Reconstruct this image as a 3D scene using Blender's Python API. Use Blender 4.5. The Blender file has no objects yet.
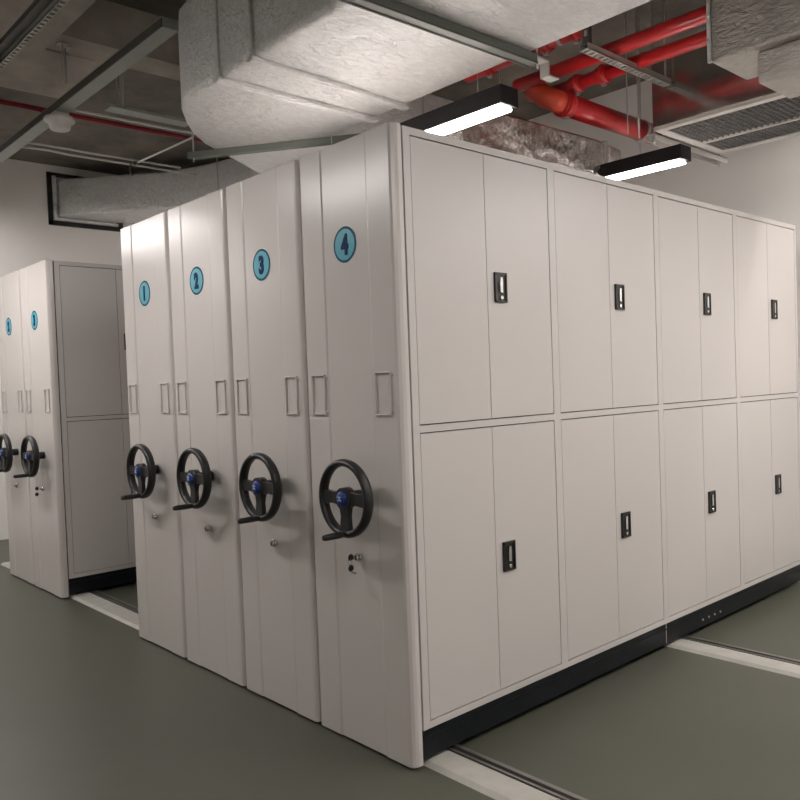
import bpy, bmesh, math, random
from mathutils import Vector, Matrix
random.seed(7)
S = bpy.context.scene
C = S.collection
PI = math.pi

# ------------------------------------------------------------------ materials
def nt_mat(name, col, rough=.5, metal=0., spec=.5, var=0., vscale=4., bump=0., bscale=40., bdetail=4., bdist=.01, coat=0., stretch=None, emis=None, rvar=0.):
    m = bpy.data.materials.new(name); m.use_nodes = True
    nt = m.node_tree; n = nt.nodes; l = nt.links
    b = n['Principled BSDF']
    b.inputs['Base Color'].default_value = (*col, 1)
    b.inputs['Roughness'].default_value = rough
    b.inputs['Metallic'].default_value = metal
    b.inputs['Specular IOR Level'].default_value = spec
    if coat: b.inputs['Coat Weight'].default_value = coat; b.inputs['Coat Roughness'].default_value = .15
    if emis:
        b.inputs['Emission Color'].default_value = (*emis[0], 1); b.inputs['Emission Strength'].default_value = emis[1]
    tc = n.new('ShaderNodeTexCoord'); mp = n.new('ShaderNodeMapping')
    l.new(tc.outputs['Object'], mp.inputs['Vector'])
    if stretch: mp.inputs['Scale'].default_value = stretch
    if var or rvar:
        t = n.new('ShaderNodeTexNoise'); t.inputs['Scale'].default_value = vscale; t.inputs['Detail'].default_value = 6
        t.inputs['Roughness'].default_value = .6
        l.new(mp.outputs[0], t.inputs['Vector'])
        if var:
            r = n.new('ShaderNodeValToRGB')
            r.color_ramp.elements[0].position = .3; r.color_ramp.elements[1].position = .72
            r.color_ramp.elements[0].color = (*[c*(1-var) for c in col], 1)
            r.color_ramp.elements[1].color = (*[min(1, c*(1+var)) for c in col], 1)
            l.new(t.outputs['Fac'], r.inputs['Fac']); l.new(r.outputs[0], b.inputs['Base Color'])
        if rvar:
            mr = n.new('ShaderNodeMapRange'); mr.inputs['To Min'].default_value = rough-rvar; mr.inputs['To Max'].default_value = rough+rvar
            mr.inputs['From Min'].default_value = .3; mr.inputs['From Max'].default_value = .7
            l.new(t.outputs['Fac'], mr.inputs['Value']); l.new(mr.outputs[0], b.inputs['Roughness'])
    if bump:
        t2 = n.new('ShaderNodeTexNoise'); t2.inputs['Scale'].default_value = bscale; t2.inputs['Detail'].default_value = bdetail
        l.new(mp.outputs[0], t2.inputs['Vector'])
        bp = n.new('ShaderNodeBump'); bp.inputs['Strength'].default_value = bump; bp.inputs['Distance'].default_value = bdist
        l.new(t2.outputs['Fac'], bp.inputs['Height']); l.new(bp.outputs[0], b.inputs['Normal'])
    return m

PAINT = nt_mat('cabinet_paint', (.59, .557, .53), rough=.40, spec=.5, bump=.04, bscale=3, bdetail=1, bdist=.02)
PANEL = nt_mat('panel_paint', (.62, .585, .555), rough=.27, spec=.5, bump=.03, bscale=2.5, bdetail=1, bdist=.02)
DARKGAP = nt_mat('gap_painted_shade', (.05, .046, .043), rough=.7)  # dark colour standing in for the shade inside joints
BASEBLK = nt_mat('black_base_steel', (.007, .009, .011), rough=.35, spec=.25, var=.3, vscale=12)
PLAST = nt_mat('black_plastic', (.012, .011, .011), rough=.42)
BLUE = nt_mat('blue_cap', (.012, .035, .19), rough=.3)
PALE = nt_mat('pale_mark', (.45, .6, .85), rough=.4)
CHROME = nt_mat('chrome', (.75, .74, .72), rough=.22, metal=1.)
CYAN = nt_mat('cyan_sticker', (.045, .37, .48), rough=.35)
NAVY = nt_mat('navy_print', (.0, .022, .10), rough=.5, spec=.1)
TEALRING = nt_mat('dark_teal_ring', (.006, .075, .12), rough=.5, spec=.15)
STWHITE = nt_mat('sticker_border', (.60, .66, .66), rough=.4)
WALL = nt_mat('wall_plaster', (.90, .875, .84), rough=.8, var=.03, vscale=1.2, bump=.1, bscale=120, bdist=.002)
FLOOR = nt_mat('olive_epoxy_floor', (.086, .088, .066), rough=.4, spec=.3, var=.06, vscale=1.5, bump=.04, bscale=60, bdist=.003)
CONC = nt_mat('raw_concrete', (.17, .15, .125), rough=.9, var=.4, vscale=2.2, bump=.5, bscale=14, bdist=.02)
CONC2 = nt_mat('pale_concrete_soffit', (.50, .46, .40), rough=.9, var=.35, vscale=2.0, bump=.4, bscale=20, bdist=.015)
RED = nt_mat('red_pipe_paint', (.55, .018, .022), rough=.3, coat=.3)
REDK = nt_mat('dark_red_pipe_paint', (.26, .012, .018), rough=.35)
REDO = nt_mat('orange_red_fitting', (.62, .07, .03), rough=.45)
GALV = nt_mat('galvanised_sheet', (.50, .48, .46), rough=.16, metal=.95, var=.12, vscale=9, bump=.12, bscale=5, bdist=.02)
STRUT = nt_mat('grey_green_strut', (.34, .37, .33), rough=.5, metal=.15, var=.08, vscale=8)
STEEL = nt_mat('zinc_steel', (.55, .54, .51), rough=.45, metal=.35)
DKSTEEL = nt_mat('dark_steel', (.10, .095, .09), rough=.5, metal=.3)
WHT = nt_mat('white_plastic', (.72, .70, .66), rough=.45)
STRUTD = nt_mat('dark_green_strut', (.14, .155, .135), rough=.5, metal=.2)
COND = nt_mat('white_conduit', (.85, .83, .8), rough=.4)
LAMPBLK = nt_mat('lamp_black', (.008, .006, .007), rough=.6, spec=.2)
GLOW = nt_mat('lamp_diffuser', (.9, .9, .9), rough=.6, emis=((1, .945, .92), 64.))
RAILC = nt_mat('pale_rail_ramp', (.42, .41, .37), rough=.55, var=.1, vscale=10)
RAILM = nt_mat('rail_steel', (.30, .29, .27), rough=.35, metal=.8)
GRILLE = nt_mat('grille_grey', (.17, .165, .16), rough=.5)
BLACKIN = nt_mat('duct_inside_dark', (.03, .028, .026), rough=.9)

def foil(name, col, rough, metal, b1, b2, stretch=(1, .45, 1), sc=30):
    m = bpy.data.materials.new(name); m.use_nodes = True
    nt = m.node_tree; n = nt.nodes; l = nt.links; b = n['Principled BSDF']
    b.inputs['Metallic'].default_value = metal; b.inputs['Roughness'].default_value = rough
    tc = n.new('ShaderNodeTexCoord')
    mp = n.new('ShaderNodeMapping'); mp.inputs['Scale'].default_value = stretch; mp.inputs['Rotation'].default_value = (0, 0, .35)
    l.new(tc.outputs['Object'], mp.inputs['Vector'])
    t = n.new('ShaderNodeTexNoise'); t.inputs['Scale'].default_value = sc; t.inputs['Detail'].default_value = 7; t.inputs['Roughness'].default_value = .65
    t.inputs['Distortion'].default_value = 1.2
    l.new(mp.outputs[0], t.inputs['Vector'])
    t3 = n.new('ShaderNodeTexNoise'); t3.inputs['Scale'].default_value = 4; t3.inputs['Detail'].default_value = 2
    l.new(tc.outputs['Object'], t3.inputs['Vector'])
    v = n.new('ShaderNodeTexVoronoi'); v.feature = 'DISTANCE_TO_EDGE'; v.inputs['Scale'].default_value = 17
    w = n.new('ShaderNodeMapping'); w.inputs['Scale'].default_value = (1.6, .6, 1)
    mx = n.new('ShaderNodeMix'); mx.data_type = 'VECTOR'; mx.inputs['Factor'].default_value = .12
    l.new(tc.outputs['Object'], w.inputs['Vector']); l.new(w.outputs[0], mx.inputs['A']); l.new(t3.outputs['Color'], mx.inputs['B'])
    l.new(mx.outputs['Result'], v.inputs['Vector'])
    b1n = n.new('ShaderNodeBump'); b1n.inputs['Strength'].default_value = b1; b1n.inputs['Distance'].default_value = .02
    l.new(t.outputs['Fac'], b1n.inputs['Height'])
    b2n = n.new('ShaderNodeBump'); b2n.inputs['Strength'].default_value = b2; b2n.inputs['Distance'].default_value = .012
    l.new(v.outputs['Distance'], b2n.inputs['Height']); l.new(b1n.outputs[0], b2n.inputs['Normal'])
    b3n = n.new('ShaderNodeBump'); b3n.inputs['Strength'].default_value = .35; b3n.inputs['Distance'].default_value = .12
    l.new(t3.outputs['Fac'], b3n.inputs['Height']); l.new(b2n.outputs[0], b3n.inputs['Normal'])
    l.new(b3n.outputs[0], b.inputs['Normal'])
    r = n.new('ShaderNodeValToRGB'); r.color_ramp.elements[0].position = .3; r.color_ramp.elements[1].position = .7
    r.color_ramp.elements[0].color = (*[c*.86 for c in col], 1); r.color_ramp.elements[1].color = (*[min(1, c*1.06) for c in col], 1)
    l.new(t.outputs['Fac'], r.inputs['Fac']); l.new(r.outputs[0], b.inputs['Base Color'])
    return m
FOIL = foil('crinkled_foil', (.84, .84, .83), .36, .62, 1.0, .6)
FOILR = foil('smooth_crinkled_foil', (.62, .57, .54), .2, .95, .45, .12, (1, 1, .6), 34)
FOILD = foil('dull_crinkled_foil', (.56, .53, .49), .34, .8, 1.0, .35, (.8, .8, 2.2), 17)

# ------------------------------------------------------------------ mesh builder
class MB:
    def __init__(s): s.v = []; s.f = []; s.m = []; s.sm = []
    def add(s, vs, fs, mi=0, smooth=False):
        o = len(s.v); s.v += [tuple(v) for v in vs]
        for f in fs: s.f.append([i+o for i in f]); s.m.append(mi); s.sm.append(smooth)
        return s
    def box(s, x0, x1, y0, y1, z0, z1, mi=0):
        vs = [(x, y, z) for x in (x0, x1) for y in (y0, y1) for z in (z0, z1)]
        return s.add(vs, [(0,1,3,2),(4,6,7,5),(0,4,5,1),(2,3,7,6),(0,2,6,4),(1,5,7,3)], mi)
    def obox(s, p0, p1, w, h, mi=0, up=(0,0,1), ext=0):
        """bar from p0 to p1, w across, h along up"""
        p0 = Vector(p0); p1 = Vector(p1); d = (p1-p0).normalized(); p0 = p0-d*ext; p1 = p1+d*ext
        u = Vector(up); a = d.cross(u).normalized(); u = a.cross(d).normalized()
        vs = []
        for p in (p0, p1):
            for (i, j) in ((-1,-1),(1,-1),(1,1),(-1,1)): vs.append(p+a*i*w/2+u*j*h/2)
        return s.add(vs, [(3,2,1,0),(4,5,6,7),(0,1,5,4),(1,2,6,5),(2,3,7,6),(3,0,4,7)], mi)
    def cyl(s, p0, p1, r, mi=0, n=16, r1=None, cap=True):
        p0 = Vector(p0); p1 = Vector(p1); r1 = r if r1 is None else r1
        d = (p1-p0).normalized(); a = d.orthogonal().normalized(); b = d.cross(a)
        vs = []
        for p, rr in ((p0, r), (p1, r1)):
            for k in range(n): t = 2*PI*k/n; vs.append(p+a*rr*math.cos(t)+b*rr*math.sin(t))
        s.add(vs, [(k, (k+1) % n, n+(k+1) % n, n+k) for k in range(n)], mi, True)
        if cap:
            s.add(vs[:n], [tuple(range(n))[::-1]], mi); s.add(vs[n:], [tuple(range(n))], mi)
        return s
    def tube(s, pts, r, mi=0, n=10):
        pts = [Vector(p) for p in pts]; vs = []; up = None
        for i, p in enumerate(pts):
            d = (pts[min(i+1, len(pts)-1)]-pts[max(i-1, 0)]).normalized()
            if up is None: up = d.orthogonal().normalized()
            up = (up-d*up.dot(d)).normalized(); b = d.cross(up)
            for k in range(n): t = 2*PI*k/n; vs.append(p+up*r*math.cos(t)+b*r*math.sin(t))
        fs = [(i*n+k, i*n+(k+1) % n, (i+1)*n+(k+1) % n, (i+1)*n+k) for i in range(len(pts)-1) for k in range(n)]
        s.add(vs, fs, mi, True); L = (len(pts)-1)*n
        s.add(vs[:n], [tuple(range(n))[::-1]], mi); s.add(vs[L:], [tuple(range(n))], mi)
        return s
    def prism(s, poly, z0, z1, mi=0, axis='Z'):
        n = len(poly)
        f = {'Z': lambda p, h: (p[0], p[1], h), 'Y': lambda p, h: (p[0], h, p[1]), 'X': lambda p, h: (h, p[0], p[1])}[axis]
        vs = [f(p, z0) for p in poly]+[f(p, z1) for p in poly]
        return s.add(vs, [tuple(range(n))[::-1], tuple(range(n, 2*n))]+[(k, (k+1) % n, n+(k+1) % n, n+k) for k in range(n)], mi)
    def rev(s, prof, c, n=32, mi=0, axis='Y', smooth=True):
        """lathe: prof = [(radius, height along axis)], about point c; closed loop if first==last"""
        c = Vector(c); vs = []
        for (r, h) in prof:
            for k in range(n):
                t = 2*PI*k/n
                if axis == 'Y': vs.append(c+Vector((r*math.cos(t), h, r*math.sin(t))))
                elif axis == 'Z': vs.append(c+Vector((r*math.cos(t), r*math.sin(t), h)))
                else: vs.append(c+Vector((h, r*math.cos(t), r*math.sin(t))))
        fs = [(i*n+k, i*n+(k+1) % n, (i+1)*n+(k+1) % n, (i+1)*n+k) for i in range(len(prof)-1) for k in range(n)]
        return s.add(vs, fs, mi, smooth)
    def build(s, name, mats, parent=None, bevel=0, seg=2, smooth_all=False, loc=None):
        me = bpy.data.meshes.new(name)
        if not isinstance(mats, (list, tuple)): mats = [mats]
        ox = Vector(loc) if loc else Vector((0, 0, 0))
        me.from_pydata([Vector(v)-ox for v in s.v], [], s.f)
        for m in mats: me.materials.append(m)
        for p, mi, sm in zip(me.polygons, s.m, s.sm): p.material_index = mi; p.use_smooth = sm or smooth_all
        bm = bmesh.new(); bm.from_mesh(me)
        bmesh.ops.remove_doubles(bm, verts=bm.verts, dist=1e-6)
        bmesh.ops.recalc_face_normals(bm, faces=bm.faces); bm.to_mesh(me); bm.free()
        o = bpy.data.objects.new(name, me); C.objects.link(o)
        if loc: o.location = loc
        if parent: o.parent = parent
        if bevel:
            md = o.modifiers.new('edge', 'BEVEL'); md.width = bevel; md.segments = seg; md.limit_method = 'ANGLE'; md.angle_limit = .6
            md.harden_normals = True
            for p in me.polygons: p.use_smooth = True
        return o

def thing(name, label, cat, loc=(0, 0, 0), group=None):
    o = bpy.data.objects.new(name, None); C.objects.link(o); o.location = loc; o.empty_display_size = .2
    o['label'] = label; o['category'] = cat
    if group: o['group'] = group
    return o
def tag(o, label, cat, group=None):
    o['label'] = label; o['category'] = cat
    if group: o['group'] = group
    return o
def struct(o): o['kind'] = 'structure'; return o

# ------------------------------------------------------------------ room shell
XW, XE, YS, YN, ZC = -6.7, 4.6, -5.2, 4.2, 3.95
struct(MB().box(XW-.2, XE+.2, YS-.2, YN+.2, -.2, 0).build('floor', FLOOR))
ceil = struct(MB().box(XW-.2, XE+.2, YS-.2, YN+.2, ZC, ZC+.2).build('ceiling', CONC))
# wall with the rectangular opening for the small duct
w = MB()
hy0, hy1, hz0, hz1 = 1.10, 1.86, 3.335, 3.86
w.box(XW-.2, XW, YS, hy0, 0, ZC); w.box(XW-.2, XW, hy1, YN, 0, ZC); w.box(XW-.2, XW, hy0, hy1, 0, hz0); w.box(XW-.2, XW, hy0, hy1, hz1, ZC)
struct(w.build('wall_left', WALL))
struct(MB().box(XW, XE, YN, YN+.2, 0, ZC).build('wall_back', WALL))
struct(MB().box(XE, XE+.2, YS, YN, 0, ZC).build('wall_right', WALL))
struct(MB().box(XW, XE, YS-.2, YS, 0, ZC).build('wall_front', WALL))
# concrete beams under the slab
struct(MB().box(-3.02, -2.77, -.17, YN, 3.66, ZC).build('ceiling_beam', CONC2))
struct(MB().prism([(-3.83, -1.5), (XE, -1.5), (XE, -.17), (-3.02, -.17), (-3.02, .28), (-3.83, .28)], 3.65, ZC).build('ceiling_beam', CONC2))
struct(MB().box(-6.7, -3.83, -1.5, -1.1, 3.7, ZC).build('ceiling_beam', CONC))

# ------------------------------------------------------------------ floor rails
def rail(y, x0, x1, label):
    t = thing('floor_rail', label, 'rail', (0, y, 0), 'steel floor rails under the shelving')
    m = MB(); m.prism([(-.10, 0), (-.08, .014), (.035, .014), (.035, 0)], x0, x1, axis='X'); m.build('ramp_strip', RAILC, t)
    m = MB(); m.box(x0, x1, .035, .10, 0, .006, 0); m.box(x0, x1, .045, .056, .006, .016, 1); m.box(x0, x1, .075, .095, .006, .018, 1)
    m.box(x0, x1, .095, .10, .006, .01, 2)
    m.build('track', [DKSTEEL, RAILM, PLAST], t)
    return t
rail(.165, -5.4, 2.6, 'pale steel floor rail crossing the aisle in front of the single unit')
rail(2.0, -5.4, 2.6, 'pale steel floor rail running out from under the long door side')
rail(3.85, -5.4, 2.6, 'pale steel floor rail nearest the end wall')

# ------------------------------------------------------------------ shelving units
H = 2.44; TY = .058; SW = .9; NS = 4; ZB = .142; W = .598
YEND = TY+NS*SW

def wheel(parent, x, yw, zw):
    """hand wheel in the plane y = yw"""
    R = .139
    m = MB()
    prof = []
    for k in range(17):
        t = 2*PI*k/16; prof.append((R+.015*math.cos(t), .022*math.sin(t)))
    m.rev(prof, (x, yw, zw), n=48)
    # three broad spokes, left, right and down
    for ang in (PI, 0, -PI/2):
        d = Vector((math.cos(ang), 0, math.sin(ang))); a = Vector((-d.z, 0, d.x)); c = Vector((x, yw, zw))
        vs = []
        for (r, hw, y0, y1) in ((.015, .028, -.012, .016), (.07, .022, -.009, .012), (R-.004, .027, -.012, .012)):
            vs += [c+d*r+a*hw+Vector((0, y0, 0)), c+d*r-a*hw+Vector((0, y0, 0)), c+d*r-a*hw+Vector((0, y1, 0)), c+d*r+a*hw+Vector((0, y1, 0))]
        fs = [(3, 2, 1, 0), (8, 9, 10, 11)]
        for i in (0, 4):
            for k in range(4): fs.append((i+k, i+(k+1) % 4, i+4+(k+1) % 4, i+4+k))
        m.add(vs, fs)
    m.cyl((x, yw-.016, zw), (x, yw+.02, zw), .043, n=28)
    m.cyl((x, yw+.02, zw), (x, 0, zw), .026, n=24)
    wo = m.build('handwheel', PLAST, parent)
    m = MB(); m.rev([(0, -.030), (.014, -.029), (.024, -.026), (.029, -.020), (.030, -.014)], (x, yw, zw), n=28)
    # pale double-chevron mark on the cap
    for s in (-1, 1):
        m.obox((x-.009*s, yw-.0305, zw-.008), (x, yw-.0315, zw+.002), .004, .002, 1, up=(0, 1, 0))
    m.obox((x-.009, yw-.031, zw+.008), (x+.009, yw-.031, zw+.008), .004, .002, 1, up=(0, 1, 0))
    m.build('hub_cap', [BLUE, PALE], wo)
    m = MB(); gx = x+.012; gz = zw-R+.004
    m.rev([(0, .0), (.008, .0), (.009, -.02), (.0125, -.028), (.0135, -.06), (.0125, -.11), (.010, -.122), (0, -.125)], (gx, yw, gz), n=16)
    m.build('crank_grip', PLAST, wo)

def lock(parent, x, z, keys):
    m = MB()
    m.cyl((x, 0, z), (x, -.012, z), .017, 0, n=20); m.cyl((x, -.012, z), (x, -.022, z), .012, 0, n=20)
    m.box(x-.002, x+.002, -.0235, -.022, z-.008, z+.008, 1)
    lo = m.build('lock', [CHROME, PLAST], parent)
    if keys:
        k = MB(); k.box(x-.001, x+.001, -.034, -.022, z-.005, z+.004, 0)
        k.rev([(.001, -.004), (.012, -.003), (.014, 0), (.012, .003), (.001, .004)], (x, -.046, z+.006), n=16, mi=1, axis='X')
        # ring with a second key hanging
        k.tube([(x+.002+.012*math.cos(t), -.052, z-.012+.014*math.sin(t)) for t in [2*PI*i/12 for i in range(13)]], .0015, 0, 6)
        k.rev([(.001, -.004), (.012, -.003), (.014, 0), (.012, .003), (.001, .004)], (x+.004, -.050, z-.036), n=16, mi=1, axis='X')
        k.box(x+.008, x+.040, -.054, -.052, z-.054, z-.046, 0)
        k.build('key', [CHROME, PLAST], lo)

def holder(parent, x, z0=1.355, z1=1.522, w=.09):
    m = MB(); t = .0055; d = -.009
    m.box(x, x+t, d, 0, z0, z1); m.box(x+w-t, x+w, d, 0, z0, z1)
    m.box(x, x+w, d, 0, z0, z0+t); m.box(x, x+w, d, 0, z1-t, z1)
    for (a, b) in ((x-.004, z0+.014), (x+w+.004, z0+.014), (x-.004, z1-.014), (x+w+.004, z1-.014)):
        m.cyl((a, 0, b), (a, -.005, b), .0055, 0, n=10)
    m.build('card_holder', PANEL, parent, bevel=.0015, seg=1)

def digit_mesh(ch, x, y, z, h, parent):
    cu = bpy.data.curves.new('numeral', 'FONT'); cu.body = ch; cu.align_x = 'CENTER'; cu.align_y = 'CENTER'
    cu.size = h*1.42; cu.extrude = .0012; cu.offset = .0055; cu.resolution_u = 4
    tmp = bpy.data.objects.new('numeral', cu); C.objects.link(tmp)
    bpy.context.view_layer.update()
    me = bpy.data.meshes.new_from_object(tmp); bpy.data.objects.remove(tmp); bpy.data.curves.remove(cu)
    zs = [v.co.y for v in me.vertices]; xs = [v.co.x for v in me.vertices]
    cy = (max(zs)+min(zs))/2; cx = (max(xs)+min(xs))/2
    for v in me.vertices:
        v.co = Vector(((v.co.x-cx)*.74+x, y-v.co.z, v.co.y-cy+z))
    me.materials.clear(); me.materials.append(NAVY)
    me.name = 'numeral'
    o = bpy.data.objects.new('numeral', me); C.objects.link(o); o.parent = parent
    return o

def sticker(parent, ch, x, z=2.036):
    m = MB(); n = 40
    m.cyl((x, .006, z), (x, .0028, z), .076, 0, n=n); m.cyl((x, .0028, z), (x, .0021, z), .0725, 1, n=n)
    m.cyl((x, .0021, z), (x, .0014, z), .062, 2, n=n)
    s = m.build('number_sticker', [STWHITE, TEALRING, CYAN], parent)
    digit_mesh(ch, x, .0002, z, .075, s)

def panel(parent):
    # plan profile of the pressed steel end panel (x from -W to 0, front at y = 0)
    xl, xr = -W, 0
    g0, g1 = -.446, -.153
    pr = [(xl, .049), (xl, .030), (xl+.003, .016), (xl+.009, .004), (xl+.018, 0),
          (g0-.006, 0), (g0, .0003), (g0+.008, .004), (g1-.008, .004), (g1, .0003), (g1+.006, 0),
          (xr-.022, 0), (xr-.012, .004), (xr-.004, .016), (xr, .030), (xr, .049)]
    m = MB(); m.prism(pr, .012, H+.004)
    return m.build('end_panel', PANEL, parent)

def handle(parent, y, z):
    m = MB(); x = 0.0; hw, hh = .0375, .062
    m.box(x-.002, x+.004, y-hw, y+hw, z-hh, z+hh, 0)
    for (a, b, c, d) in ((-hw, -hw+.007, -hh, hh), (hw-.007, hw, -hh, hh), (-hw, hw, hh-.010, hh), (-hw, hw, -hh, -hh+.006)):
        m.box(x+.004, x+.009, y+a, y+b, z+c, z+d, 0)
    # lever and key cylinder
    m.prism([(y-.009, z-.020), (y+.007, z-.024), (y+.009, z+.020), (y+.006, z+.042), (y-.006, z+.042), (y-.009, z+.020)], x+.004, x+.011, 1, axis='X')
    m.cyl((x+.004, y+.002, z-.043), (x+.010, y+.002, z-.043), .0085, 1, n=16)
    m.build('door_handle', [PLAST, CHROME], parent)

def side_doors(parent, nsec=NS):
    """framed door side in the plane x = 0"""
    fr = MB(); f = -.018; g = .0036
    zt, zmu, zml, zb = 2.408, 1.314, 1.280, .172
    y0 = TY
    ys = [(TY+k*SW) for k in range(nsec+1)]
    edges = []
    for k in range(nsec):
        a = ys[k]+(.039 if k == 0 else .0275); b = ys[k+1]-.0275
        edges.append((a, b))
    fr.box(f, 0, TY, edges[0][0]-g, ZB, H)
    for k in range(nsec-1): fr.box(f, 0, edges[k][1]+g, edges[k+1][0]-g, ZB, H)
    fr.box(f, 0, edges[-1][1]+g, ys[-1], ZB, H)
    for (a, b) in edges:
        for (c, d) in ((zt+g, H), (zml+g, zmu-g), (ZB, zb-g)): fr.box(f, 0, a-g, b+g, c, d)
    fr.build('door_frame', PAINT, parent)
    for k, (a, b) in enumerate(edges):
        mid = ys[k]+.45
        for (c, d, zh) in ((zmu+g*.4, zt-g*.4, 1.862), (zb+g*.4, zml-g*.4, .727)):
            MB().box(f, -.0012, a, mid-.0018, c, d).build('door', PAINT, parent)
            dr = MB().box(f, -.0012, mid+.0018, b, c, d).build('door', PAINT, parent)
            handle(dr, mid+.079, zh)

def shelving(x, ch, label, doors, keys, nholder=True, group='mobile shelving units with hand wheels'):
    t = thing('mobile_shelving_unit', label, 'shelving', (x, 0, 0), group)
    m = MB()
    xr = -.018 if doors else 0
    m.box(-W, xr, TY, YEND, ZB, H); m.box(-W+.01, -.009, .049, TY, .03, H-.01, 1)  # dark fill paints the shade between end panel and body
    if doors: m.box(xr-.0008, xr+.0006, TY+.005, YEND-.005, ZB+.005, H-.005, 1)
    m.build('cabinet_body', [PAINT, DARKGAP], t)
    if doors:
        # the dark sheet behind the door joints is their shade, put in as colour
        pass
    m = MB(); m.box(-W+.01, -.006, TY, YEND, .03, ZB); m.box(-W+.03, -.03, TY+.05, YEND-.05, .018, .03)
    if doors:
        for y in (2.26, 2.33, 2.40, 2.47): m.cyl((-.006, y, .07), (-.001, y, .07), .006, 1, n=10)
        for y in (1.86, 3.66): m.box(-.006, -.004, y-.002, y+.002, .03, ZB, 1)
        m.box(-.006, -.003, TY, YEND, .105, .112, 0)
    m.build('base_frame', [BASEBLK, STEEL], t)
    p = panel(t)
    if ch: sticker(t, ch, -.301)
    holder(t, -.548); holder(t, -.138)
    wheel(t, -.232, -.098, 1.037)
    lock(t, -.278, .785 if keys else .765, keys)
    if doors: side_doors(t)
    return t

pitch = .611
XA = -3.706
shelving(-.002, '4', 'cream steel mobile shelving unit marked 4, its long side lined with locker doors', True, True)
shelving(-.002-pitch, '3', 'cream steel mobile shelving unit whose round sticker reads 3', False, False)
shelving(-.002-2*pitch, '2', 'cream steel mobile shelving unit whose round sticker reads 2', False, False)
shelving(-.002-3*pitch, '1', 'cream steel mobile shelving unit marked 1, facing the open aisle', False, False)
shelving(XA, '3', 'cream steel mobile shelving unit across the aisle, its open side showing doors', True, True)
shelving(XA-pitch, '2', 'cream steel mobile shelving unit partly cut off by the photo edge', False, False)

# ------------------------------------------------------------------ lamps
LG = 'black linear ceiling lamps'
def lamp(x0, x1, y0, label, z=2.75):
    t = thing('linear_lamp', label, 'lamp', ((x0+x1)/2, y0+.06, z), LG)
    L = (x1-x0)/2; w = .062; h = .085
    m = MB(); m.box(-L, -L+.012, -w, w, 0, h); m.box(L-.012, L, -w, w, 0, h)
    m.box(-L+.012, L-.012, -w, -w+.004, 0, h); m.box(-L+.012, L-.012, w-.004, w, 0, h); m.box(-L+.012, L-.012, -w+.004, w-.004, .0, h)
    m.build('lamp_housing', LAMPBLK, t)
    MB().box(-L+.03, L-.03, -w+.014, w-.014, -.012, .02).build('lamp_diffuser', GLOW, t)
    m = MB(); ztop = ZC-z
    return t, L, h
def hang(t, L, h, tops, xs=None):
    for sx, top in zip(xs or (-L*.75, L*.75), tops):
        MB().cyl((sx, 0, h), (sx, 0, top-t.location.z), .002, n=6).build('suspension_wire', STEEL, t)
D0 = 2.95
a = lamp(-1.75, -.205, .876, 'glowing black linear lamp hung just above the corner of unit 4'); hang(*a, (2.95, 2.95))
a = lamp(-1.80, -.19, 2.49, 'glowing black linear lamp hung farther along over the locker doors'); hang(*a, (ZC, ZC), (-.62, .5))
OFF = 'added black linear lamp, out of view, to light the room'  # unseen lamps added for brightness and for highlights on panels and doors
for (x0, x1, y0) in ((1.1, 2.6, .876), (1.1, 2.6, 2.49), (1.2, 2.7, -1.06), (-4.7, -3.2, -.94), (-2.3, -.9, -1.3),
                     (-6.3, -5.0, -2.7), (-6.3, -5.05, 2.95), (1.4, 2.8, 3.2)):
    a = lamp(x0, x1, y0, OFF)
    tp = 2.95 if y0 == .876 else (3.65 if -1.5 < y0 < -.3 and x0 > -3.83 else ZC)
    hang(*a, (ZC, ZC), (-.6, -.1)) if x0 == -4.7 else hang(*a, (tp, tp))

a = lamp(-6.3, -4.95, -.25, OFF, 3.35); hang(*a, (ZC, ZC))  # unseen lamp, added to brighten the left wall
a = lamp(.55, 2.0, 3.66, OFF, 3.35); hang(*a, (ZC, ZC))  # unseen lamp, added to brighten the back wall

# ------------------------------------------------------------------ big foil duct
near = [(2.7, -.04), (-1.17, -.03), (-1.42, -.03), (-1.56, -.012), (-1.74, .075), (-1.90, .185), (-2.03, .29), (-2.15, .42), (-2.25, .58), (-2.40, .82), (-2.55, 1.06), (-2.66, 1.4), (-2.68, 2.3)]
far = [(2.7, .945), (-1.17, .955), (-1.30, .958), (-1.42, .97), (-1.50, 1.0), (-1.56, 1.06), (-1.60, 1.13), (-1.62, 1.22), (-1.64, 1.33), (-1.65, 1.45), (-1.655, 1.6), (-1.66, 1.8), (-1.67, 2.3)]
def strip_duct(A, B, z0, z1, nz=1):
    m = MB(); n = len(A)
    vs = []
    for (a, b) in zip(A, B): vs += [(*a, z0), (*b, z0), (*b, z1), (*a, z1)]
    fs = []
    for i in range(n-1):
        for k in range(4): fs.append((i*4+k, i*4+(k+1) % 4, (i+1)*4+(k+1) % 4, (i+1)*4+k))
    fs += [(0, 1, 2, 3), ((n-1)*4+3, (n-1)*4+2, (n-1)*4+1, (n-1)*4)]
    m.add(vs, fs); return m
def dens(P, step=.12):
    out = [P[0]]
    for a, b in zip(P, P[1:]):
        out.append(b)
    return out
DZ1 = 3.43
bd = strip_duct(near, far, D0, DZ1).build('air_duct', FOIL, bevel=.03, seg=3)
tag(bd, 'large silver foil-wrapped duct running over the numbered end panels', 'duct')
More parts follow.
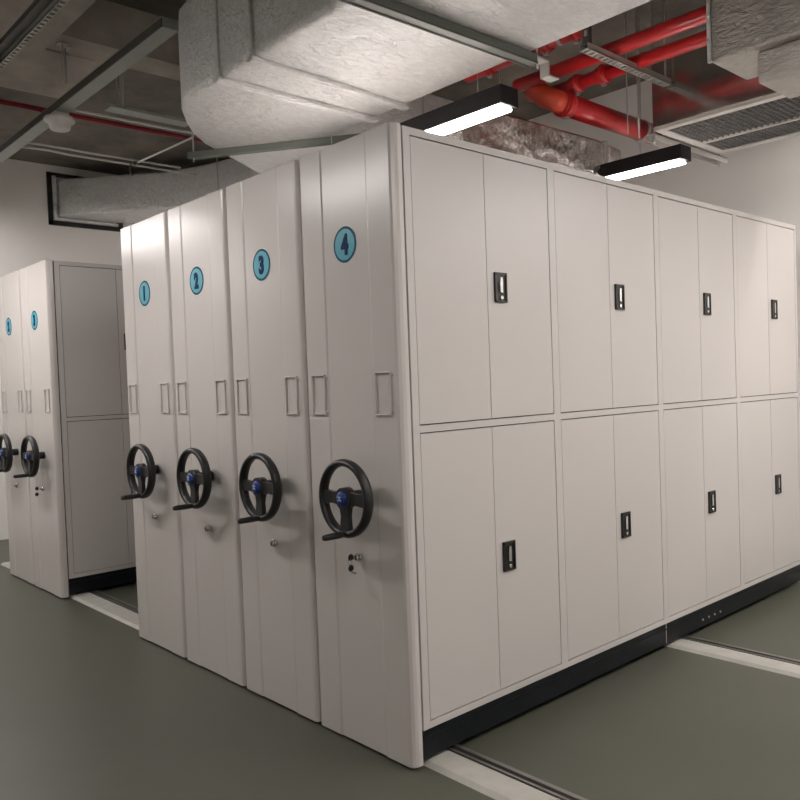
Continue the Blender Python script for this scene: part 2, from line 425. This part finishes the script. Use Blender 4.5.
# raised flange bands round the duct
for (p, q, w2) in (((-1.175, -.03), (-1.18, .955), .03), ((-.87, -.035), (-.925, .95), .022)):
    m = MB(); z0, z1 = D0-.016, DZ1+.012
    p = Vector((*p, 0)); q = Vector((*q, 0)); d = (q-p).normalized(); p = p-d*.014; q = q+d*.004
    m.obox((p.x, p.y, z0+.004), (q.x, q.y, z0+.004), w2*2, .026); m.obox((p.x-.0, p.y, z0-.008), (q.x, q.y, z0-.008), w2*.7, .012)
    m.obox((p.x, p.y, z1-.009), (q.x, q.y, z1-.009), w2*2, .018)
    m.obox((p.x, p.y+.009, z0), (p.x, p.y+.009, z1), w2*2, .018, up=(0, 1, 0))
    m.obox((q.x, q.y-.009, z0), (q.x, q.y-.009, z1), w2*2, .018, up=(0, 1, 0))
    m.build('flange_band', FOIL, bd, bevel=.006, seg=2)

# bracket bars carrying the duct
t = thing('duct_support', 'grey-green angle bar slung slantwise under the rounded duct bend', 'bracket', (-1.8, .8, D0), 'duct support bars')
m = MB(); p0 = (-2.36+1.8, .44-.8, -.018); p1 = (-1.12+1.8, 1.30-.8, -.018)
m.obox(p0, p1, .05, .036); m.build('cross_bar', STRUTD, t)
for p in ((-2.335, .457),):
    MB().cyl((p[0]+1.8, p[1]-.8, -.06), (p[0]+1.8, p[1]-.8, ZC-D0), .005, n=8).build('threaded_rod', STEEL, t)
MB().cyl((-1.14+1.8, 1.29-.8, -.05), (-1.14+1.8, 1.29-.8, ZC-D0), .005, n=8).build('threaded_rod', STEEL, t)

def strut_channel(m, p0, p1, w, h, mi=0):
    """open slotted channel: two lips, two sides, web"""
    m.obox(p0, p1, w, h, mi)
t = thing('duct_support', 'grey strut crossing under the wide flat part of the duct', 'bracket', (-.09, .45, D0), 'duct support bars')
m = MB(); m.obox((-.028, -.75, -.0225), (.0, .52, -.0225), .055, .04)
m.obox((-.054, -.75, -.043), (-.026, .52, -.043), .008, .008, 1); m.obox((-.002, -.75, -.043), (.026, .52, -.043), .008, .008, 1)
m.build('cross_bar', [STRUTD, DKSTEEL], t)
m = MB()
m.box(-.03, .02, .50, .62, -.012, -.004); m.box(-.03, .02, .612, .62, -.07, -.004); m.box(-.03, .02, .612, .69, -.078, -.070)
m.build('end_clip', STEEL, t)
for y, zt_ in ((.56, ZC), (-.70, 3.65)): MB().cyl((-.005, y, -.05), (-.005, y, zt_-D0), .005, n=8).build('threaded_rod', STEEL, t)

# ------------------------------------------------------------------ small duct through the left wall
nr = [(-6.88, 1.16), (-6.62, 1.20), (-6.35, 1.42), (-5.72, 1.98), (-5.2, 2.18), (-4.1, 2.46)]
fr_ = [(-6.88, 1.80), (-6.72, 1.80), (-6.60, 2.02), (-6.10, 2.55), (-5.45, 2.84), (-4.2, 3.10)]
sd = strip_duct(nr, fr_, 3.40, 3.80).build('air_duct', FOIL, bevel=.03, seg=3)
tag(sd, 'dull foil duct bending out of an opening in the wall', 'duct')
m = MB()
for (y0, y1, z0, z1) in ((hy0-.03, hy0+.02, hz0-.03, hz1), (hy1-.02, hy1+.03, hz0-.03, hz1), (hy0-.03, hy1+.03, hz0-.03, hz0+.02), (hy0-.03, hy1+.03, hz1-.02, hz1+.01)):
    m.box(XW-.05, XW+.012, y0, y1, z0, z1)
struct(m.build('trim_1', PLAST))
m = MB()
m.box(XW-.04, XW+.02, hy0+.022, hy0+.07, hz0+.03, hz1-.02); m.box(XW-.04, XW+.02, hy0+.022, hy1-.022, hz0+.022, hz0+.06)
tag(m.build('insulation_lining', FOIL, bevel=.012), 'bright foil insulation lining tucked into the wall opening round the duct', 'insulation')

# ------------------------------------------------------------------ low duct behind lamp one
ld = strip_duct([(-1.28, 1.20), (-1.28, 2.45), (-1.36, 2.80)], [(-.765, 1.20), (-.735, 2.45), (-.78, 2.80)], 2.58, 2.99).build('air_duct', FOILR, bevel=.02, seg=2)
tag(ld, 'creased foil duct lying low behind the red pipes, catching red reflections', 'duct')
m = MB(); m.box(-1.36, -.742, 2.54, 2.58, 2.57, 3.0); m.build('tape_band', FOILD, ld, bevel=.004)

# ------------------------------------------------------------------ right hand foil duct with stepped underside
rd = MB(); rd.box(.56, 2.4, 1.35, 1.70, 2.80, 3.22); rd = rd.build('air_duct', FOILD, bevel=.015)
tag(rd, 'foil-wrapped duct with a stepped underside hung before the ventilation unit', 'duct')
MB().box(.74, 2.4, 1.40, 1.72, 2.67, 2.80).build('lower_section', FOILD, rd, bevel=.012)
for x in (.8, 2.0): MB().cyl((x, 1.55, 3.2), (x, 1.55, ZC), .005, n=8).build('threaded_rod', STEEL, rd)
MB().box(.553, .572, 1.343, 1.36, 2.80, 3.225).build('flange_band', FOIL, rd, bevel=.003)

# ------------------------------------------------------------------ red pipes
PG = 'red sprinkler pipes'
def pipe(name, pts, r, label, rods=(), couplings=(), mat=RED, cat='pipe'):
    t = thing(name, label, cat, pts[0], PG); o = Vector(pts[0])
    MB().tube([Vector(p)-o for p in pts], r, n=24).build('pipe_run', mat, t)
    for c in couplings:
        c0 = Vector(c[0])-o; d = Vector(c[1])
        m = MB(); m.cyl(c0-d*.035, c0+d*.035, r*1.28, n=24); m.cyl(c0-d*.006, c0+d*.006, r*1.5, n=24)
        q = c0-Vector((0, 0, r*1.42)); m.box(q.x-.012, q.x+.012, q.y-.012, q.y+.012, q.z-.012, q.z+.012, 1)
        m.build('coupling', [mat, STEEL], t)
    for (p, top) in rods:
        p = Vector(p)-o; m = MB()
        m.rev([(r+.001, -.012), (r+.004, -.012), (r+.004, .012), (r+.001, .012), (r+.001, -.012)], p, n=24, axis='X')
        m.cyl(p+Vector((0, 0, r)), (p.x, p.y, top-o.z), .005, n=8)
        m.build('pipe_hanger', STEEL, t)
    return t
ex = (1, 0, 0)
zp = 3.32
pipe('sprinkler_pipe', [(-1.04, 2.03, zp), (1.6, 2.03, zp)], .042, 'upper of two red pipes running side by side above the trapeze', couplings=[((-.32, 2.03, zp), ex)] if False else ())
pipe('sprinkler_pipe', [(-.98, 2.25, zp-.025), (1.6, 2.25, zp-.025)], .040, 'red pipe with two ringed couplings beside the smooth red pipe', couplings=[((-.76, 2.25, zp), ex), ((-.56, 2.25, zp), ex), ((-.66, 2.25, zp), ex)] if False else [((-.74, 2.25, zp-.025), ex), ((-.55, 2.25, zp-.025), ex)])
t = pipe('sprinkler_pipe', [(-.80, 2.15, 3.175), (-.80, 3.25, 3.175)], .068, 'thick red main pipe turning away under the two parallel pipes')
o = Vector(t.location)
m = MB(); m.tube([Vector(p)-o for p in ((-.98, 2.12, zp-.03), (-.93, 2.10, zp-.05), (-.87, 2.09, zp-.10), (-.82, 2.11, 3.19), (-.80, 2.17, 3.175))], .066, n=24)
m.build('elbow_fitting', REDO, t)
m = MB(); c = Vector((-.80, 2.20, 3.175))-o
m.cyl(c-Vector((0, .03, 0)), c+Vector((0, .03, 0)), .080, n=24); m.box(c.x-.02, c.x+.02, c.y-.012, c.y+.012, c.z-.085, c.z-.05, 1); m.build('coupling', [RED, STEEL], t)
m = MB(); c = Vector((-.80, 3.08, 3.175))-o
m.rev([(.069, -.014), (.074, -.014), (.074, .014), (.069, .014), (.069, -.014)], c, n=24, axis='Y'); m.cyl(c+Vector((0, 0, .07)), (c.x, c.y, ZC-o.z), .006, n=8)
m.box(c.x-.03, c.x+.05, c.y-.02, c.y+.02, c.z-.08, c.z-.055); m.build('pipe_hanger', STEEL, t)
# short stubs with fittings above
pipe('sprinkler_pipe', [(-1.45, 2.02, 3.50), (-.50, 2.02, 3.50)], .038, 'short red pipe with fittings, high behind the edge of the big duct',
     couplings=[((-1.25, 2.02, 3.50), ex), ((-.80, 2.02, 3.50), ex), ((-.58, 2.02, 3.50), ex)], rods=[((-.69, 2.02, 3.50), ZC)])
# thin pipe on the far left
pipe('sprinkler_pipe', [(-3.61, -.56, 3.47), (-3.61, 2.0, 3.47)], .018, 'thin dark red pipe crossing below the concrete beams', rods=(), mat=REDK)
m = None

def conduit(pts, r, label, group='white conduits under the concrete ceiling'):
    o = MB().tube(pts, r, n=8).build('conduit', COND); return tag(o, label, 'conduit', group)
conduit([(-3.47, .10, 3.465), (-3.47, 2.0, 3.465)], .010, 'white conduit running just above the thin red pipe')
conduit([(-4.36, .10, 3.45), (-4.36, .45, 3.45), (-4.37, .55, 3.45), (-4.36, 1.42, 3.45)], .009, 'white conduit, nearer of the pair next to the dome detector')
conduit([(-4.50, .12, 3.45), (-4.48, .32, 3.45), (-4.51, .5, 3.45), (-4.50, 1.65, 3.45)], .009, 'white conduit, farther of the pair, closer to the wall')
conduit([(-4.34, 1.02, 3.43), (-3.50, 1.08, 3.44)], .008, 'short white conduit running slantwise between the pair and the red pipe')
loop = [(-4.30+.05*math.cos(a), .95, 3.36+.055*math.sin(a)) for a in [PI*.1+i*PI*.14 for i in range(11)]]
tag(MB().tube(loop, .006, n=6).build('cable_loop', DKSTEEL), 'small loop of cable hanging where the white conduits meet', 'cable')

# ------------------------------------------------------------------ cable trunking and the slotted strut, upper left
t = thing('cable_trunking', 'grey-green box trunking running diagonally beneath the concrete ceiling', 'trunking', (-3.4, 0, 3.36))
m = MB(); m.box(-3.2, 1.72, -.045, .045, 0, .055, 0); m.box(-3.2, 1.72, -.051, -.045, 0, .045, 1); m.build('trunking_body', [STRUT, DKSTEEL], t)
for x in (-2.3,):
    zt_ = (ZC if x < -.6 else 3.65)-3.36
    m = MB(); m.box(x-.015, x+.015, -.03, -.025, .055, zt_); m.box(x-.015, x+.015, .025, .03, .055, zt_); m.build('trunking_hanger', STEEL, t)
t = thing('beam_detector', 'white dome detector fixed beneath the grey-green trunking', 'detector', (-3.30, .0, 3.36))
m = MB(); m.box(-.05, .05, -.05, .05, -.03, 0); m.build('mounting_box', WHT, t, bevel=.006)
m = MB(); m.rev([(0, -.03), (.095, -.03), (.10, -.04), (.095, -.055), (.072, -.07), (.066, -.10), (.06, -.108), (0, -.11)], (.0, .0, 0), n=28, axis='Z'); m.build('dome', WHT, t)

t = thing('slotted_strut', 'slotted steel strut high in the top corner beyond the trunking', 'strut', (-2.2, -.50, 3.4))
m = MB(); x0, x1 = -3.0, 1.2
m.box(x0, x1, -.02, -.012, 0, .006); m.box(x0, x1, .012, .02, 0, .006); m.box(x0, x1, -.02, -.016, 0, .04); m.box(x0, x1, .016, .02, 0, .04)
x = x0
while x < x1: m.box(x, x+.022, -.012, .012, 0, .006); x += .05
m.build('strut_body', STEEL, t)
MB().box(x0, x1, -.07, .016, .03, .06).build('strut_back', DKSTEEL, t)
for x in (-1.0, .9): MB().cyl((x, 0, .01), (x, 0, .25), .005, n=8).build('threaded_rod', STEEL, t)
td = MB().box(-3.9, -2.56, -.98, -.62, 3.22, 3.55).build('air_duct', FOIL, bevel=.03); tag(td, 'pale foil duct just showing in the top corner', 'duct')

# loose hanger rods and brackets under the slab
def rods(pts, z0, z1, label, r=.006, plate=.0):
    for p in pts:
        m = MB(); m.cyl((p[0], p[1], z0), (p[0], p[1], z1), r, n=8); m.box(p[0]-.03, p[0]+.03, p[1]-.03, p[1]+.03, z1-.006, z1)
        tag(m.build('hanger_rod', STEEL), label, 'rod', 'hanger rods under the slab')
L_ = 'short steel hanger rod below the bare concrete'
rods([(-2.875, -.12), (-2.92, -.085)], 3.42, 3.65, 'short steel hanger rod of the pair beside the dark ceiling recess')
t = thing('rod_bracket', 'pair of flat hanger straps below the concrete beam near the rounded duct end', 'bracket', (-3.14, .36, 3.42))
m = MB(); m.box(-.03, -.01, -.01, .01, 0, ZC-3.42); m.box(.02, .04, -.01, .01, 0, ZC-3.42); m.build('strap', STEEL, t)
MB().box(-.05, .06, -.10, .5, -.02, 0).build('foot_channel', STRUT, t)
rods([(-3.33, 1.0), (-3.36, 1.08)], 3.5, ZC, 'thin steel rod in the dark bay left of the rounded duct end', r=.004)
rods([(-4.55, 1.9)], 2.9, ZC, 'thin rod dropping past the wall duct', r=.005)
rods([(-.62, 2.75), (-.62, 2.62)], 3.02, ZC, 'thin steel rod dropping between the red main and the low duct', r=.004)

# ------------------------------------------------------------------ perforated trapeze below the pipes
t = thing('pipe_trapeze', 'perforated steel trapeze carrying the two red pipes', 'bracket', (-.33, 2.15, 3.24))
m = MB(); ya, yb = -.42, .455
m.box(-.028, -.018, ya, yb, 0, .006); m.box(.018, .028, ya, yb, 0, .006); m.box(-.028, -.024, ya, yb, 0, .034); m.box(.024, .028, ya, yb, 0, .034)
y = ya
while y < yb: m.box(-.018, .018, y, y+.02, 0, .006); y += .045
m.build('trapeze_bar', STEEL, t)
MB().box(-.024, .024, ya, yb, .028, .034).build('trapeze_back', DKSTEEL, t)
m = MB(); z1 = ZC-3.24
m.box(-.022, .022, -.40, -.375, .034, z1); z = .07
for z in [.08+.06*i for i in range(9)]: m.box(-.008, .008, -.402, -.40, z, z+.03, 1)
m.build('hanging_strut', [DKSTEEL, STEEL], t)
MB().cyl((0, .435, 0), (0, .435, z1), .006, n=8).build('threaded_rod', STEEL, t)

# ------------------------------------------------------------------ fan coil unit with grille
fx0, fx1, fy0, fy1, fz = -.45, 1.3, 2.63, 3.505, 3.00
t = thing('ventilation_unit', 'galvanised ventilation box with a white grille underneath, mirroring the red pipes', 'ventilation unit', (fx0, fy0, fz))
w_, d_ = fx1-fx0, fy1-fy0
m = MB(); m.box(0, w_, 0, d_, .02, .42); m.build('unit_casing', GALV, t, bevel=.004)
m = MB(); b = .05
for (a0, a1, b0, b1) in ((0, w_, 0, b), (0, w_, d_-b, d_), (0, b, b, d_-b), (w_-b, w_, b, d_-b), (b, w_-b, d_*.60, d_*.60+.02)): m.box(a0+.01, a1+(-.01 if a1 == w_ else .01), b0, b1, -.004, .02)
m.build('grille_frame', WHT, t, bevel=.003)
m = MB()
n = 46
for i in range(n):
    x = b+.01+(w_-2*b-.02)*i/(n-1); m.box(x-.0035, x+.0035, b, d_-b, .004, .014)
for i in range(20):
    y = b+(d_-2*b)*i/19; m.box(b, w_-b, y-.0035, y+.0035, .005, .013)
m.build('grille_mesh', GRILLE, t)
MB().box(b, w_-b, b, d_-b, .0145, .0198).build('grille_backing', BLACKIN, t)
t = thing('unit_support', 'zinc angle rail bolted beneath the edge of the ventilation box', 'bracket', (-.45, 2.61, 3.0))
m = MB(); m.box(-.07, -.004, .05, 1.04, -.012, -.004); m.box(-.012, -.004, .05, 1.04, -.045, -.004); m.box(-.07, -.062, .05, 1.04, -.045, -.004); m.build('angle_rail', STEEL, t)
for y in (.10, .98):
    m = MB(); m.cyl((-.037, y, -.07), (-.037, y, ZC-3.0), .005, n=8); m.cyl((-.037, y, -.05), (-.037, y, -.012), .014, n=6); m.build('threaded_rod', STEEL, t)

# ------------------------------------------------------------------ camera
cam = bpy.data.cameras.new('camera'); co = bpy.data.objects.new('camera', cam); C.objects.link(co)
ax, ay, az = 1.5404, -.0363, .8333
Rm = Matrix.Rotation(az, 3, 'Z') @ Matrix.Rotation(ax, 3, 'X') @ Matrix.Rotation(ay, 3, 'Z')
co.matrix_world = Matrix.Translation((2.2137, -2.0113, 1.4797)) @ Rm.to_4x4()
cam.sensor_fit = 'HORIZONTAL'; cam.sensor_width = 36; cam.lens = 36*801.88/800
cam.shift_x = -1.28/800; cam.shift_y = 6.53/800; cam.clip_start = .05
S.camera = co

# ------------------------------------------------------------------ world, view
w = bpy.data.worlds.new('world'); S.world = w; w.use_nodes = True
w.node_tree.nodes['Background'].inputs['Color'].default_value = (.8, .85, 1, 1)
w.node_tree.nodes['Background'].inputs['Strength'].default_value = .05
vs = S.view_settings; vs.view_transform = 'Standard'; vs.look = 'None'; vs.gamma = 1; vs.exposure = -.08; vs.use_curve_mapping = False
